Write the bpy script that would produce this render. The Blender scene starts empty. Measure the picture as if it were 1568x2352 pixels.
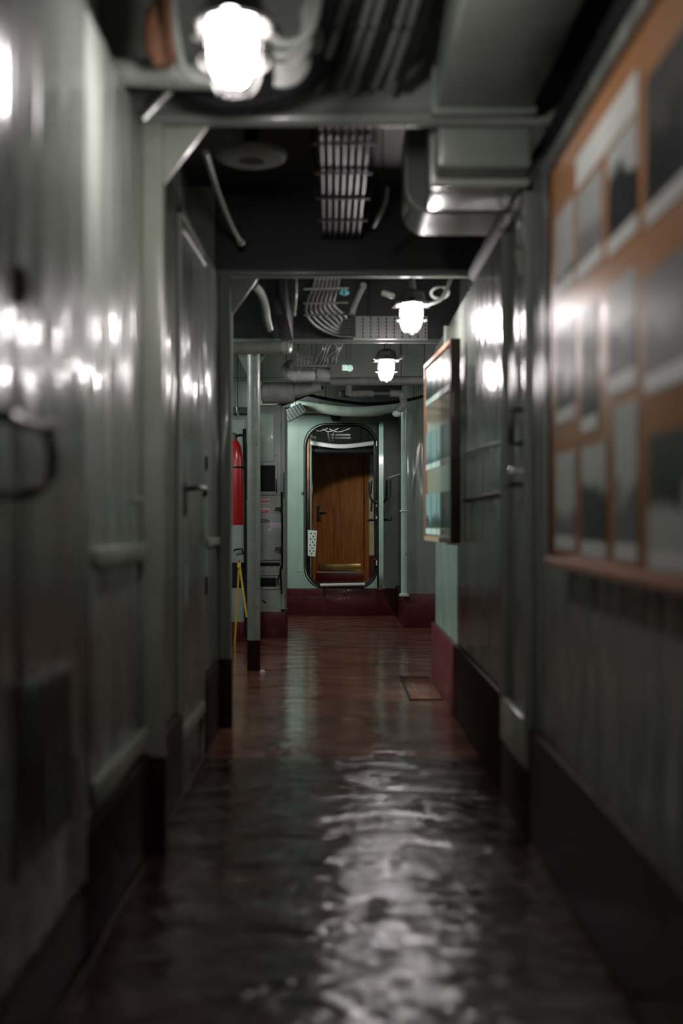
import bpy, bmesh, math, random
from mathutils import Vector, Matrix
PI = math.pi
C = bpy.context.scene.collection
sc = bpy.context.scene
# ------------------------------------------------------------------ camera
F = 40/36*2352            # focal length in pixels (image taken as 1568 x 2352)
VX, VY, CH = 770, 1197, 1.0
cd = bpy.data.cameras.new('camera'); cam = bpy.data.objects.new('camera', cd); C.objects.link(cam)
cam.location = (0, 0, CH); cam.rotation_euler = (PI/2, 0, 0)
cd.sensor_fit = 'AUTO'; cd.sensor_width = 36; cd.lens = 40
cd.shift_x = 14/2352; cd.shift_y = 21/2352
cd.clip_start = 0.05
cd.dof.use_dof = True; cd.dof.focus_distance = 11.6; cd.dof.aperture_fstop = 1.3
sc.camera = cam
# ------------------------------------------------------------------ world, exposure
w = bpy.data.worlds.new('world'); sc.world = w; w.use_nodes = True
w.node_tree.nodes['Background'].inputs[0].default_value = (0.02, 0.022, 0.02, 1)
w.node_tree.nodes['Background'].inputs[1].default_value = 0.3
sc.view_settings.view_transform = 'Standard'; sc.view_settings.look = 'None'
sc.view_settings.exposure = 0.0; sc.view_settings.gamma = 1; sc.view_settings.use_curve_mapping = False
try:
    sc.cycles.use_denoising = True; sc.cycles.max_bounces = 8; sc.cycles.sample_clamp_indirect = 4
except Exception: pass
LAMP_STRENGTH = 140.0
def area(name, loc, target, size, power, color, spread=180, sy=None):
    l = bpy.data.lights.new(name, 'AREA'); o = bpy.data.objects.new(name, l); C.objects.link(o)
    o.location = loc; l.size = size; l.energy = power; l.color = color; l.spread = math.radians(spread)
    if sy: l.shape = 'RECTANGLE'; l.size_y = sy
    o.rotation_euler = (Vector(target)-Vector(loc)).to_track_quat('-Z', 'Y').to_euler()
    return o
# cool tubes of the side passages, warm lamp of the far lobby, plus added fills
def spot(name, loc, target, power, color, deg, blend, soft):
    l = bpy.data.lights.new(name, 'SPOT'); o = bpy.data.objects.new(name, l); C.objects.link(o)
    o.location = loc; l.energy = power; l.color = color; l.spot_size = math.radians(deg); l.spot_blend = blend; l.shadow_soft_size = soft
    o.rotation_euler = (Vector(target)-Vector(loc)).to_track_quat('-Z', 'Y').to_euler(); return o
spot('left_passage_lamp', (-2.6, 6.27, 1.5), (0.62, 6.6, 1.0), 420, (0.70, 1.0, 0.95), 40, 0.3, 0.05)
area('left_bay_fill', (-1.7, 7.3, 2.2), (-0.7, 9.5, 0.9), 0.4, 14, (0.9, 1.0, 0.95), 170)  # added unseen fill that lights the round post and cabinet fronts
area('cabinet_bay_light', (-0.75, 10.60, 2.20), (-0.2, 12.1, 0.9), 0.2, 17, (0.84, 1.0, 0.91), 170)
area('right_passage_light', (2.2, 8.9, 2.0), (0.9, 10.7, 0.9), 0.4, 5, (0.9, 1.0, 0.93), 170)
spot('far_lobby_lamp', (1.75, 15.6, 1.75), (0.62, 19.2, 0.42), 110, (1.0, 0.72, 0.42), 40, 0.12, 0.05)
area('lobby_fill_light', (-0.52, 12.5, 1.75), (0.3, 13.5, 2.2), 0.2, 7, (0.95, 1.0, 0.95), 170)  # added fill hidden behind the bulkhead, brightens pipes inside the opening

# ------------------------------------------------------------------ helpers
def P(px, py, Y): return Vector(((px-VX)*Y/F, Y, CH+(VY-py)*Y/F))
def mat(name, col, rough=0.5, metal=0.0, coat=0.0, spec=0.5, var=0.0, vscale=6.0, bump=0.0, bscale=(5,5,5), bdist=0.02, detail=2.0,
        chips=None, chipcut=0.68, chipscale=30, emis=None, estr=0.0, rvar=0.0):
    m = bpy.data.materials.new(name); m.use_nodes = True; nt = m.node_tree; N = nt.nodes; L = nt.links
    b = N['Principled BSDF']
    b.inputs['Base Color'].default_value = (*col, 1); b.inputs['Roughness'].default_value = rough
    b.inputs['Metallic'].default_value = metal; b.inputs['Coat Weight'].default_value = coat
    b.inputs['Specular IOR Level'].default_value = spec
    if coat: b.inputs['Coat Roughness'].default_value = 0.08
    if emis: b.inputs['Emission Color'].default_value = (*emis, 1); b.inputs['Emission Strength'].default_value = estr
    tc = N.new('ShaderNodeTexCoord')
    out = None
    if var:
        n = N.new('ShaderNodeTexNoise'); n.inputs['Scale'].default_value = vscale; n.inputs['Detail'].default_value = 6; n.inputs['Roughness'].default_value = 0.65
        L.new(tc.outputs['Object'], n.inputs['Vector'])
        r = N.new('ShaderNodeValToRGB'); r.color_ramp.elements[0].position = 0.3; r.color_ramp.elements[1].position = 0.7
        r.color_ramp.elements[0].color = (*[c*(1-var) for c in col], 1); r.color_ramp.elements[1].color = (*[min(1, c*(1+var)) for c in col], 1)
        L.new(n.outputs['Fac'], r.inputs['Fac']); out = r.outputs['Color']
    if chips:
        n2 = N.new('ShaderNodeTexNoise'); n2.inputs['Scale'].default_value = chipscale; n2.inputs['Detail'].default_value = 3
        L.new(tc.outputs['Object'], n2.inputs['Vector'])
        r2 = N.new('ShaderNodeValToRGB'); r2.color_ramp.elements[0].position = chipcut; r2.color_ramp.elements[1].position = chipcut+0.03
        r2.color_ramp.elements[0].color = (0,0,0,1); r2.color_ramp.elements[1].color = (1,1,1,1)
        L.new(n2.outputs['Fac'], r2.inputs['Fac'])
        mx = N.new('ShaderNodeMix'); mx.data_type = 'RGBA'; L.new(r2.outputs['Color'], mx.inputs['Factor'])
        if out: L.new(out, mx.inputs['A'])
        else: mx.inputs['A'].default_value = (*col, 1)
        mx.inputs['B'].default_value = (*chips, 1); out = mx.outputs['Result']
    if out: L.new(out, b.inputs['Base Color'])
    if rvar:
        n3 = N.new('ShaderNodeTexNoise'); n3.inputs['Scale'].default_value = 7; n3.inputs['Detail'].default_value = 5
        L.new(tc.outputs['Object'], n3.inputs['Vector'])
        mr = N.new('ShaderNodeMapRange'); mr.inputs['From Min'].default_value = .3; mr.inputs['From Max'].default_value = .7
        mr.inputs['To Min'].default_value = max(.02, rough-rvar); mr.inputs['To Max'].default_value = rough+rvar
        L.new(n3.outputs['Fac'], mr.inputs['Value']); L.new(mr.outputs['Result'], b.inputs['Roughness'])
    if bump:
        mp = N.new('ShaderNodeMapping'); mp.inputs['Scale'].default_value = bscale; L.new(tc.outputs['Object'], mp.inputs['Vector'])
        n = N.new('ShaderNodeTexNoise'); n.inputs['Scale'].default_value = 1; n.inputs['Detail'].default_value = detail; L.new(mp.outputs['Vector'], n.inputs['Vector'])
        bp = N.new('ShaderNodeBump'); bp.inputs['Strength'].default_value = bump; bp.inputs['Distance'].default_value = bdist
        L.new(n.outputs['Fac'], bp.inputs['Height']); L.new(bp.outputs['Normal'], b.inputs['Normal'])
        if coat: L.new(bp.outputs['Normal'], b.inputs['Coat Normal'])
    return m
M = {}
WAVE = dict(bump=1.0, bscale=(5, 8, 1.3), bdist=0.05, detail=2.0)
M['wall']   = mat('grey_green_enamel', (0.225, 0.25, 0.22), 0.24, coat=0.35, var=0.08, vscale=3, **WAVE)
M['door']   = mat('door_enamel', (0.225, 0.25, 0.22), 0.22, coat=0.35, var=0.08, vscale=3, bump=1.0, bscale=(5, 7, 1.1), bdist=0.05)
M['doordark'] = mat('shaded_door_enamel', (0.135, 0.15, 0.135), 0.22, coat=0.4, var=0.08, vscale=3, bump=1.0, bscale=(5, 7, 1.1), bdist=0.05)  # darker copy of the door enamel, shade put into the colour
M['doorpale'] = mat('lit_door_enamel', (0.35, 0.385, 0.345), 0.26, coat=0.35, var=0.06, vscale=3, bump=1.0, bscale=(5, 7, 1.1), bdist=0.05)  # lighter copy of the door enamel, the nearest lamp's light put into it
M['ink']    = mat('black_ink', (0.01, 0.01, 0.01), 0.7)
M['trimp']  = mat('pale_green_trim_paint', (0.36, 0.395, 0.325), 0.3, coat=0.2, var=0.12, vscale=5, bump=0.2, bscale=(9, 9, 5), bdist=0.01)
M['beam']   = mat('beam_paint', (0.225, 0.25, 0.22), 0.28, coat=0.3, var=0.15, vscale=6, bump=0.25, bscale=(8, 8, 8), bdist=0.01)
M['duct']   = mat('duct_paint', (0.22, 0.25, 0.215), 0.3, coat=0.2, var=0.12, vscale=4, bump=0.3, bscale=(5, 3, 5), bdist=0.015)
M['pipe']   = mat('pipe_paint', (0.27, 0.295, 0.26), 0.35, coat=0.2, var=0.2, vscale=9, bump=0.3, bscale=(14, 14, 14), bdist=0.008, chips=(0.10, 0.06, 0.04), chipcut=0.70)
M['mint']   = mat('mint_bulkhead_enamel', (0.36, 0.47, 0.41), 0.35, coat=0.3, var=0.10, vscale=5, bump=0.25, bscale=(5, 5, 4), bdist=0.012, chips=(0.10, 0.13, 0.10), chipcut=0.72, chipscale=26)
M['mintpale'] = mat('pale_mint_enamel', (0.45, 0.58, 0.52), 0.3, coat=0.3, var=0.12, vscale=7, chips=(0.12, 0.14, 0.12), chipcut=0.70, chipscale=34)
M['cabinet'] = mat('cabinet_grey_paint', (0.30, 0.34, 0.31), 0.42, var=0.10, vscale=8, chips=(0.05, 0.055, 0.05), chipcut=0.70, chipscale=38)
M['red']    = mat('oxblood_plinth_paint', (0.075, 0.007, 0.011), 0.42, coat=0.06, spec=0.3, var=0.30, vscale=7, bump=0.5, bscale=(8, 8, 8), bdist=0.015)
M['kick']   = mat('shade_darkened_oxblood', (0.022, 0.0035, 0.005), 0.5, spec=0.18, var=0.4, vscale=6, bump=0.5, bscale=(8, 8, 8), bdist=0.012)  # darker copy of the plinth red, corridor shade put into the colour
M['dark']   = mat('shade_darkened_ceiling', (0.014, 0.015, 0.014), 0.6, var=0.3, vscale=5)  # near-black so that the colour carries the deckhead's shade
M['black']  = mat('black_rubber', (0.006, 0.006, 0.007), 0.75, spec=0.25)
M['cage']   = mat('lamp_guard_metal', (0.02, 0.019, 0.017), 0.5)
M['blackm'] = mat('black_metal', (0.012, 0.012, 0.014), 0.35, coat=0.3)
M['cable']  = mat('grey_cable_sheath', (0.15, 0.16, 0.145), 0.4, coat=0.2, var=0.25, vscale=12)
M['cabled'] = mat('dark_cable_sheath', (0.012, 0.012, 0.012), 0.5, coat=0.0, var=0.3, vscale=12)
M['lag']    = mat('grey_lagging', (0.16, 0.17, 0.155), 0.7, var=0.25, vscale=18, bump=0.5, bscale=(40, 40, 40), bdist=0.005)
M['white']  = mat('white_paint', (0.62, 0.64, 0.62), 0.35, var=0.06, vscale=8)
M['fire']   = mat('fire_red_enamel', (0.33, 0.008, 0.008), 0.3, coat=0.4, var=0.15)
M['yellow'] = mat('yellow_webbing', (0.62, 0.42, 0.05), 0.6, var=0.15, vscale=20)
M['steel']  = mat('bare_steel', (0.5, 0.5, 0.5), 0.25, metal=1.0)
M['ivory']  = mat('ivory_knob', (0.8, 0.76, 0.74), 0.2, coat=0.6)
M['board']  = mat('orange_brown_board', (0.33, 0.15, 0.055), 0.4, coat=0.1, var=0.12, vscale=4)
M['frame']  = mat('brown_frame_wood', (0.05, 0.018, 0.008), 0.3, coat=0.3, var=0.3, vscale=10)
M['ledge']  = mat('pinkish_frame_wood', (0.42, 0.22, 0.15), 0.35, var=0.2, vscale=10)
M['paper']  = mat('caption_paper', (0.60, 0.62, 0.58), 0.3, var=0.06)
M['pink']   = mat('pink_label', (0.62, 0.42, 0.43), 0.5)
M['redink'] = mat('red_ink', (0.35, 0.03, 0.04), 0.5)
M['lilac']  = mat('lilac_tape', (0.50, 0.45, 0.53), 0.4)
M['rust']   = mat('rusty_brown', (0.16, 0.07, 0.035), 0.7, var=0.4, vscale=15)
M['floorp'] = None
M['housing'] = mat('lamp_housing_grey', (0.07, 0.072, 0.066), 0.4, var=.1)
M['deckdark'] = mat('shade_darkened_grey', (0.035, 0.037, 0.036), 0.35, coat=0.2, var=0.15)  # darkened copy of the beam paint, shade of the bays put into it
M['glow']   = mat('lamp_glass', (0.9, 0.9, 0.9), 0.3, emis=(1.0, 0.93, 0.93), estr=LAMP_STRENGTH)
M['glass']  = mat('cover_glass', (0.02, 0.03, 0.03), 0.05)
def wood_mat():
    m = mat('orange_wood_veneer', (0.30, 0.125, 0.035), 0.35, coat=0.2); nt = m.node_tree; N = nt.nodes; L = nt.links
    tc = N.new('ShaderNodeTexCoord'); mp = N.new('ShaderNodeMapping'); mp.inputs['Scale'].default_value = (14, 14, 1.2); L.new(tc.outputs['Object'], mp.inputs['Vector'])
    n = N.new('ShaderNodeTexNoise'); n.inputs['Scale'].default_value = 1.5; n.inputs['Detail'].default_value = 7; n.inputs['Distortion'].default_value = 0.7; L.new(mp.outputs['Vector'], n.inputs['Vector'])
    r = N.new('ShaderNodeValToRGB'); r.color_ramp.elements[0].position = .35; r.color_ramp.elements[1].position = .68
    r.color_ramp.elements[0].color = (0.19, 0.070, 0.018, 1); r.color_ramp.elements[1].color = (0.36, 0.16, 0.05, 1)
    L.new(n.outputs['Fac'], r.inputs['Fac']); L.new(r.outputs['Color'], N['Principled BSDF'].inputs['Base Color']); return m
M['wood'] = wood_mat(); M['wood'].node_tree.nodes['Principled BSDF'].inputs['Coat Weight'].default_value = 0; M['wood'].node_tree.nodes['Principled BSDF'].inputs['Roughness'].default_value = .6
def floor_mat():
    m = bpy.data.materials.new('red_brown_deck_covering'); m.use_nodes = True; nt = m.node_tree; N = nt.nodes; L = nt.links; b = N['Principled BSDF']
    b.inputs['Coat Weight'].default_value = 0.5; b.inputs['Coat Roughness'].default_value = 0.08
    tc = N.new('ShaderNodeTexCoord')
    def noise(scale, detail, rough=.55, dist=0.0):
        mp = N.new('ShaderNodeMapping'); mp.inputs['Scale'].default_value = scale; L.new(tc.outputs['Object'], mp.inputs['Vector'])
        n = N.new('ShaderNodeTexNoise'); n.inputs['Scale'].default_value = 1; n.inputs['Detail'].default_value = detail; n.inputs['Roughness'].default_value = rough
        n.inputs['Distortion'].default_value = dist; L.new(mp.outputs['Vector'], n.inputs['Vector']); return n.outputs['Fac']
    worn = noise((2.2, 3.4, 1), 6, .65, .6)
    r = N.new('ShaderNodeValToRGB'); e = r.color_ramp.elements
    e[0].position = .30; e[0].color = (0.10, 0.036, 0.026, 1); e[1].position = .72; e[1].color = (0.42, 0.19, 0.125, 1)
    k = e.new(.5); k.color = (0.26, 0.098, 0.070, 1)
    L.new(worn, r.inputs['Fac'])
    sep = N.new('ShaderNodeSeparateXYZ'); L.new(tc.outputs['Object'], sep.inputs['Vector'])
    def mth(op, a, v2=None, link2=None):
        x = N.new('ShaderNodeMath'); x.operation = op
        if hasattr(a, 'is_linked'): L.new(a, x.inputs[0])
        else: x.inputs[0].default_value = a
        if link2 is not None: L.new(link2, x.inputs[1])
        elif v2 is not None: x.inputs[1].default_value = v2
        return x.outputs[0]
    wob = noise((3, .5, 1), 3)
    yy = mth('ADD', sep.outputs['Y'], link2=mth('MULTIPLY', wob, .05))
    fr = mth('FRACT', mth('DIVIDE', mth('SUBTRACT', yy, 2.885), 1.13))
    seam = mth('LESS_THAN', fr, .016)
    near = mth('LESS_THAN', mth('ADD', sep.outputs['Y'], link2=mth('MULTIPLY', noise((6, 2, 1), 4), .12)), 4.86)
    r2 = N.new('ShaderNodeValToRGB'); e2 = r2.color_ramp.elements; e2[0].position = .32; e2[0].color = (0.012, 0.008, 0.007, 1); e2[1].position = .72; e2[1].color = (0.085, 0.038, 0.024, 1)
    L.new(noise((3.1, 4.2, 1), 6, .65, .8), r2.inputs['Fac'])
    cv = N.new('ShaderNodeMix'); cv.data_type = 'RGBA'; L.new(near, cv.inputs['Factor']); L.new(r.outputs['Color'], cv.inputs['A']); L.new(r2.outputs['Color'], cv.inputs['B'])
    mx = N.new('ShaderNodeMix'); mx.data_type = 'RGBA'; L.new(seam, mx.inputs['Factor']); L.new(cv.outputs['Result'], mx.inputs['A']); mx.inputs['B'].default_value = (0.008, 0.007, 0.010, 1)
    L.new(mx.outputs['Result'], b.inputs['Base Color'])
    mr = N.new('ShaderNodeMapRange'); mr.inputs['From Min'].default_value = .3; mr.inputs['From Max'].default_value = .7
    mr.inputs['To Min'].default_value = .08; mr.inputs['To Max'].default_value = .26; L.new(noise((5, 7, 1), 5, .6), mr.inputs['Value']); L.new(mr.outputs['Result'], b.inputs['Roughness'])
    b1 = N.new('ShaderNodeBump'); b1.inputs['Strength'].default_value = .8; b1.inputs['Distance'].default_value = .05; L.new(noise((2.6, 5.5, 1), 3, .5, .5), b1.inputs['Height'])
    b2 = N.new('ShaderNodeBump'); b2.inputs['Strength'].default_value = .7; b2.inputs['Distance'].default_value = .012; L.new(noise((9, 22, 1), 5, .6, .4), b2.inputs['Height']); L.new(b1.outputs['Normal'], b2.inputs['Normal'])
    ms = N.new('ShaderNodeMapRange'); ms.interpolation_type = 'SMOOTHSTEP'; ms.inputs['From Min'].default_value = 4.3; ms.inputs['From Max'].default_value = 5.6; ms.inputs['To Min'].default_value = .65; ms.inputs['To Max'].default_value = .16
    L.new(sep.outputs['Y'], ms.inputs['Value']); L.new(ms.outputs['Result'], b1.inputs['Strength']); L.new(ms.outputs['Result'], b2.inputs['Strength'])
    b3 = N.new('ShaderNodeBump'); b3.inputs['Strength'].default_value = .6; b3.inputs['Distance'].default_value = .006; b3.invert = True; L.new(seam, b3.inputs['Height']); L.new(b2.outputs['Normal'], b3.inputs['Normal'])
    L.new(b3.outputs['Normal'], b.inputs['Normal']); L.new(b3.outputs['Normal'], b.inputs['Coat Normal'])
    return m
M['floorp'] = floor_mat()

class MB:
    def __init__(s): s.bm = bmesh.new()
    def box(s, x0, x1, y0, y1, z0, z1, bev=0.0):
        g = bmesh.ops.create_cube(s.bm, size=1)['verts']
        for v in g: v.co = Vector(((x0+x1)/2+v.co.x*(x1-x0), (y0+y1)/2+v.co.y*(y1-y0), (z0+z1)/2+v.co.z*(z1-z0)))
        if bev:
            ed = list({e for v in g for e in v.link_edges}); bmesh.ops.bevel(s.bm, geom=ed, offset=bev, segments=2, profile=.5, affect='EDGES')
        return s
    def tube(s, pts, r, n=10, smooth=0, cap=True):
        pts = [Vector(p) for p in pts]
        if smooth and len(pts) > 2:
            q = []; ext = [2*pts[0]-pts[1]]+pts+[2*pts[-1]-pts[-2]]
            for i in range(1, len(ext)-2):
                p0, p1, p2, p3 = ext[i-1:i+3]
                for k in range(smooth):
                    t = k/smooth; q.append(.5*((2*p1)+(p2-p0)*t+(2*p0-5*p1+4*p2-p3)*t*t+(3*p1-p0-3*p2+p3)*t**3))
            q.append(pts[-1]); pts = q
        rings = []; up = None
        for i, p in enumerate(pts):
            t = (pts[min(i+1, len(pts)-1)]-pts[max(i-1, 0)]).normalized()
            if up is None:
                a = Vector((0,0,1)) if abs(t.z) < .9 else Vector((1,0,0)); up = (a-t*a.dot(t)).normalized()
            else: up = (up-t*up.dot(t)).normalized()
            sd = t.cross(up); rr = r[i] if isinstance(r, (list, tuple)) else r
            rings.append([s.bm.verts.new(p+rr*(math.cos(2*PI*k/n)*up+math.sin(2*PI*k/n)*sd)) for k in range(n)])
        for a, b in zip(rings, rings[1:]):
            for k in range(n): s.bm.faces.new((a[k], a[(k+1) % n], b[(k+1) % n], b[k]))
        if cap: s.bm.faces.new(rings[0][::-1]); s.bm.faces.new(rings[-1])
        return s
    def lathe(s, c, prof, n=24, axis=Vector((0,0,1))):
        c = Vector(c); axis = Vector(axis).normalized(); a = Vector((1,0,0)) if abs(axis.x) < .9 else Vector((0,1,0))
        u = (a-axis*a.dot(axis)).normalized(); v = axis.cross(u); rings = []
        for r, h in prof: rings.append([s.bm.verts.new(c+axis*h+max(r, 1e-4)*(math.cos(2*PI*k/n)*u+math.sin(2*PI*k/n)*v)) for k in range(n)])
        for p, q in zip(rings, rings[1:]):
            for k in range(n): s.bm.faces.new((p[k], p[(k+1) % n], q[(k+1) % n], q[k]))
        s.bm.faces.new(rings[0][::-1]); s.bm.faces.new(rings[-1]); return s
    def prism(s, poly, d):           # poly: 3-D points, d: extrusion vector
        d = Vector(d); a = [s.bm.verts.new(Vector(p)) for p in poly]; b = [s.bm.verts.new(Vector(p)+d) for p in poly]; n = len(a)
        s.bm.faces.new(a[::-1]); s.bm.faces.new(b)
        for k in range(n): s.bm.faces.new((a[k], a[(k+1) % n], b[(k+1) % n], b[k]))
        return s
    def sphere(s, c, r, sx=1, sy=1, sz=1):
        g = bmesh.ops.create_uvsphere(s.bm, u_segments=16, v_segments=10, radius=r)['verts']
        for v in g: v.co = Vector(c)+Vector((v.co.x*sx, v.co.y*sy, v.co.z*sz))
        return s
    def torus(s, c, R, r, axis=(0,0,1), n=24, a0=0, a1=2*PI):
        c = Vector(c); axis = Vector(axis).normalized(); a = Vector((1,0,0)) if abs(axis.x) < .9 else Vector((0,1,0))
        u = (a-axis*a.dot(axis)).normalized(); v = axis.cross(u)
        return s.tube([c+R*(math.cos(a0+(a1-a0)*k/n)*u+math.sin(a0+(a1-a0)*k/n)*v) for k in range(n+1)], r, 8)
def obj(name, mb, m, parent=None, label=None):
    bmesh.ops.recalc_face_normals(mb.bm, faces=mb.bm.faces)
    me = bpy.data.meshes.new(name); mb.bm.to_mesh(me); mb.bm.free()
    for p in me.polygons: p.use_smooth = True
    try: me.set_sharp_from_angle(angle=math.radians(38))
    except Exception: pass
    if m is not None: me.materials.append(M[m] if isinstance(m, str) else m)
    o = bpy.data.objects.new(name, me); C.objects.link(o)
    if parent is not None:
        bpy.context.view_layer.update(); o.parent = parent; o.matrix_parent_inverse = parent_matrix(parent).inverted()
    if label: o['label'] = label
    return o
def parent_matrix(p):
    return Matrix.Translation(p.location) if p.parent is None else Matrix.Identity(4)
def thing(name, loc, label, cat, group=None):
    o = bpy.data.objects.new(name, None); C.objects.link(o); o.location = loc; o.empty_display_size = .1
    return tag(o, label, cat, group)
def tag(o, label, cat, group=None):
    o['label'] = label; o['category'] = cat
    if group: o['group'] = group
    return o
def struct(name, mb, m, label=None):
    o = obj(name, mb, m); o['kind'] = 'structure'
    if label: o['label'] = label
    return o
def sthing(name, loc, label):
    o = bpy.data.objects.new(name, None); C.objects.link(o); o.location = loc; o['kind'] = 'structure'; o['label'] = label; return o
def dup(root, delta, label=None):
    r = root.copy(); C.objects.link(r); r.location = Vector(root.location)+Vector(delta)
    if label: r['label'] = label
    for ch in list(root.children):
        mi = ch.matrix_parent_inverse.copy(); c = ch.copy(); C.objects.link(c); c.parent = r; c.matrix_parent_inverse = mi
        for g in list(ch.children):
            mg = g.matrix_parent_inverse.copy(); d = g.copy(); C.objects.link(d); d.parent = c; d.matrix_parent_inverse = mg
    return r
def text(name, body, size, loc, m, parent, face='Y'):
    cu = bpy.data.curves.new(name, 'FONT'); cu.body = body; cu.size = size; cu.extrude = .0008; cu.offset = .0012; cu.align_x = 'LEFT'
    t = bpy.data.objects.new(name+'_source', cu); C.objects.link(t); bpy.context.view_layer.update()
    me = bpy.data.meshes.new_from_object(t.evaluated_get(bpy.context.evaluated_depsgraph_get())); bpy.data.objects.remove(t)
    for v in me.vertices: v.co = Vector((loc[0]+v.co.x, loc[1]-v.co.z, loc[2]+v.co.y))
    me.name = name; me.materials.clear(); me.materials.append(M[m]); o = bpy.data.objects.new(name, me); C.objects.link(o)
    o.parent = parent; o.matrix_parent_inverse = parent_matrix(parent).inverted(); return o

# ------------------------------------------------------------------ setting: shell
WL, WR = -0.575, 0.63          # corridor wall faces
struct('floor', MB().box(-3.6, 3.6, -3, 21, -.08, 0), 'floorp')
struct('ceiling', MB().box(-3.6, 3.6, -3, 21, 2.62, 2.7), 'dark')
wl = MB(); wl.box(-.80, WL, -3, 5.50, 0, 2.20, .004); wl.box(-.80, -.70, -3, 5.50, 2.2, 2.62); wl.box(-.80, -.585, 5.50, 6.03, 0, 2.62)  # last box is an unseen extension added to cut the passage light
struct('wall_left', wl, 'wall')
wr = MB(); wr.box(WR, .86, -3, 7.18, 0, 2.10, .012); wr.box(.78, .86, -3, 7.18, 2.1, 2.62)
struct('wall_right', wr, 'wall')
struct('wall_back', MB().box(-.8, .86, -3.05, -3, 0, 2.62), 'wall')
# side passages
struct('wall_passage_left', MB().box(-3.6, -3.5, 5.5, 12.15, 0, 2.62), 'wall')
struct('wall_passage_right', MB().box(3.5, 3.6, 7.1, 10.75, 0, 2.62), 'wall')
struct('wall_block_right', MB().box(.665, 3.5, 10.75, 12.15, 0, 2.62, .02), 'wall')
# baseboards (painted plinths)
bl = MB(); bl.box(WL, -.555, 2.54, 4.14, 0, .300, .004); bl.box(WL, -.555, 4.88, 5.50, 0, .325, .004)
bl.box(WL, -.558, -3, 2.54, 0, .17, .004)
struct('baseboard_left', bl, 'kick')
br = MB(); br.box(.61, WR, -3, 3.60, 0, .345, .004); br.box(.61, WR, 4.16, 7.20, 0, .362, .006); br.box(.606, WR, 3.60, 4.16, 0, .205, .004)
struct('baseboard_right', br, 'kick')
struct('baseboard_right_lit', MB().box(.608, WR+.002, 5.72, 7.203, 0, .363, .006), 'red')  # lamp-lit stretch of the same plinth, its brightness put into the red
struct('baseboard_block', MB().box(.64, 2.5, 10.70, 10.75, 0, .315, .02).box(.64, .665, 10.75, 12.15, 0, .315), 'red')
struct('baseboard_far', MB().box(-.55, .66, 12.06, 12.15, 0, .285, .012).box(-.55, .66, 12.045, 12.06, .0, .20, .004), 'red')

# far bulkhead with rounded opening
def rrect(x0, x1, z0, z1, r, y, n=8):
    pts = []
    for cx, cz, a in ((x1-r, z1-r, 0), (x0+r, z1-r, 90), (x0+r, z0+r, 180), (x1-r, z0+r, 270)):
        for k in range(n+1):
            t = math.radians(a+90*k/n); pts.append(Vector((cx+r*math.cos(t), y, cz+r*math.sin(t))))
    return pts
YB = 12.15; OX0, OX1, OZ0, OZ1, OR = -.312, .425, .305, 2.018, .225
def holed(y0, y1, X0, X1, Z0, Z1):
    mb = MB(); bm = mb.bm; inn = rrect(OX0, OX1, OZ0, OZ1, OR, y0); n = len(inn); cx, cz = (OX0+OX1)/2, (OZ0+OZ1)/2
    out = []
    for p in inn:
        d = Vector((p.x-cx, 0, p.z-cz)); ts = []
        if d.x > 1e-6: ts.append((X1-cx)/d.x)
        if d.x < -1e-6: ts.append((X0-cx)/d.x)
        if d.z > 1e-6: ts.append((Z1-cz)/d.z)
        if d.z < -1e-6: ts.append((Z0-cz)/d.z)
        t = min(ts); out.append(Vector((cx+d.x*t, y0, cz+d.z*t)))
    # snap nearest outline points to the corners
    for cxx, czz in ((X0, Z0), (X0, Z1), (X1, Z0), (X1, Z1)):
        k = min(range(n), key=lambda i: (out[i].x-cxx)**2+(out[i].z-czz)**2); out[k] = Vector((cxx, y0, czz))
    dy = Vector((0, y1-y0, 0))
    A = [bm.verts.new(p) for p in inn]; B = [bm.verts.new(p) for p in out]; A2 = [bm.verts.new(p+dy) for p in inn]; B2 = [bm.verts.new(p+dy) for p in out]
    for k in range(n):
        j = (k+1) % n
        bm.faces.new((A[k], A[j], B[j], B[k])); bm.faces.new((A2[j], A2[k], B2[k], B2[j])); bm.faces.new((A[j], A[k], A2[k], A2[j])); bm.faces.new((B[k], B[j], B2[j], B2[k]))
    return mb
struct('wall_far', holed(YB, YB+.05, -3.5, 3.5, 0, 2.62), 'mint')
rim = MB(); q = rrect(OX0, OX1, OZ0, OZ1, OR, YB-.012); rim.tube(q+[q[0]], .011, 8, cap=False)
q = rrect(OX0-.022, OX1+.022, OZ0-.022, OZ1+.022, OR, YB-.004); rim.tube(q+[q[0]], .006, 6, cap=False)
struct('trim_1', rim, 'blackm', 'dark rounded rim around the bulkhead opening')
struct('trim_2', MB().box(-.405, -.399, YB-.004, YB, .46, 2.1).box(-.405, -.31, YB-.004, YB, .46, .466).box(-.535, -.515, YB-.03, YB, .28, 2.2, .004), 'mint', 'raised seams on the mint bulkhead left of the opening')
# far lobby behind the opening
struct('wall_lobby_left', MB().box(-.75, -.65, 12.2, 19.4, 0, 2.62), 'mint')
struct('wall_lobby_right', MB().box(2.3, 2.4, 12.2, 19.4, 0, 2.62), 'wall')
struct('wall_lobby_end', MB().box(-.75, 2.4, 19.35, 19.45, 0, 2.62), 'mintpale')
struct('baseboard_lobby', MB().box(-.65, 2.3, 19.31, 19.35, 0, .42), 'red')

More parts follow.
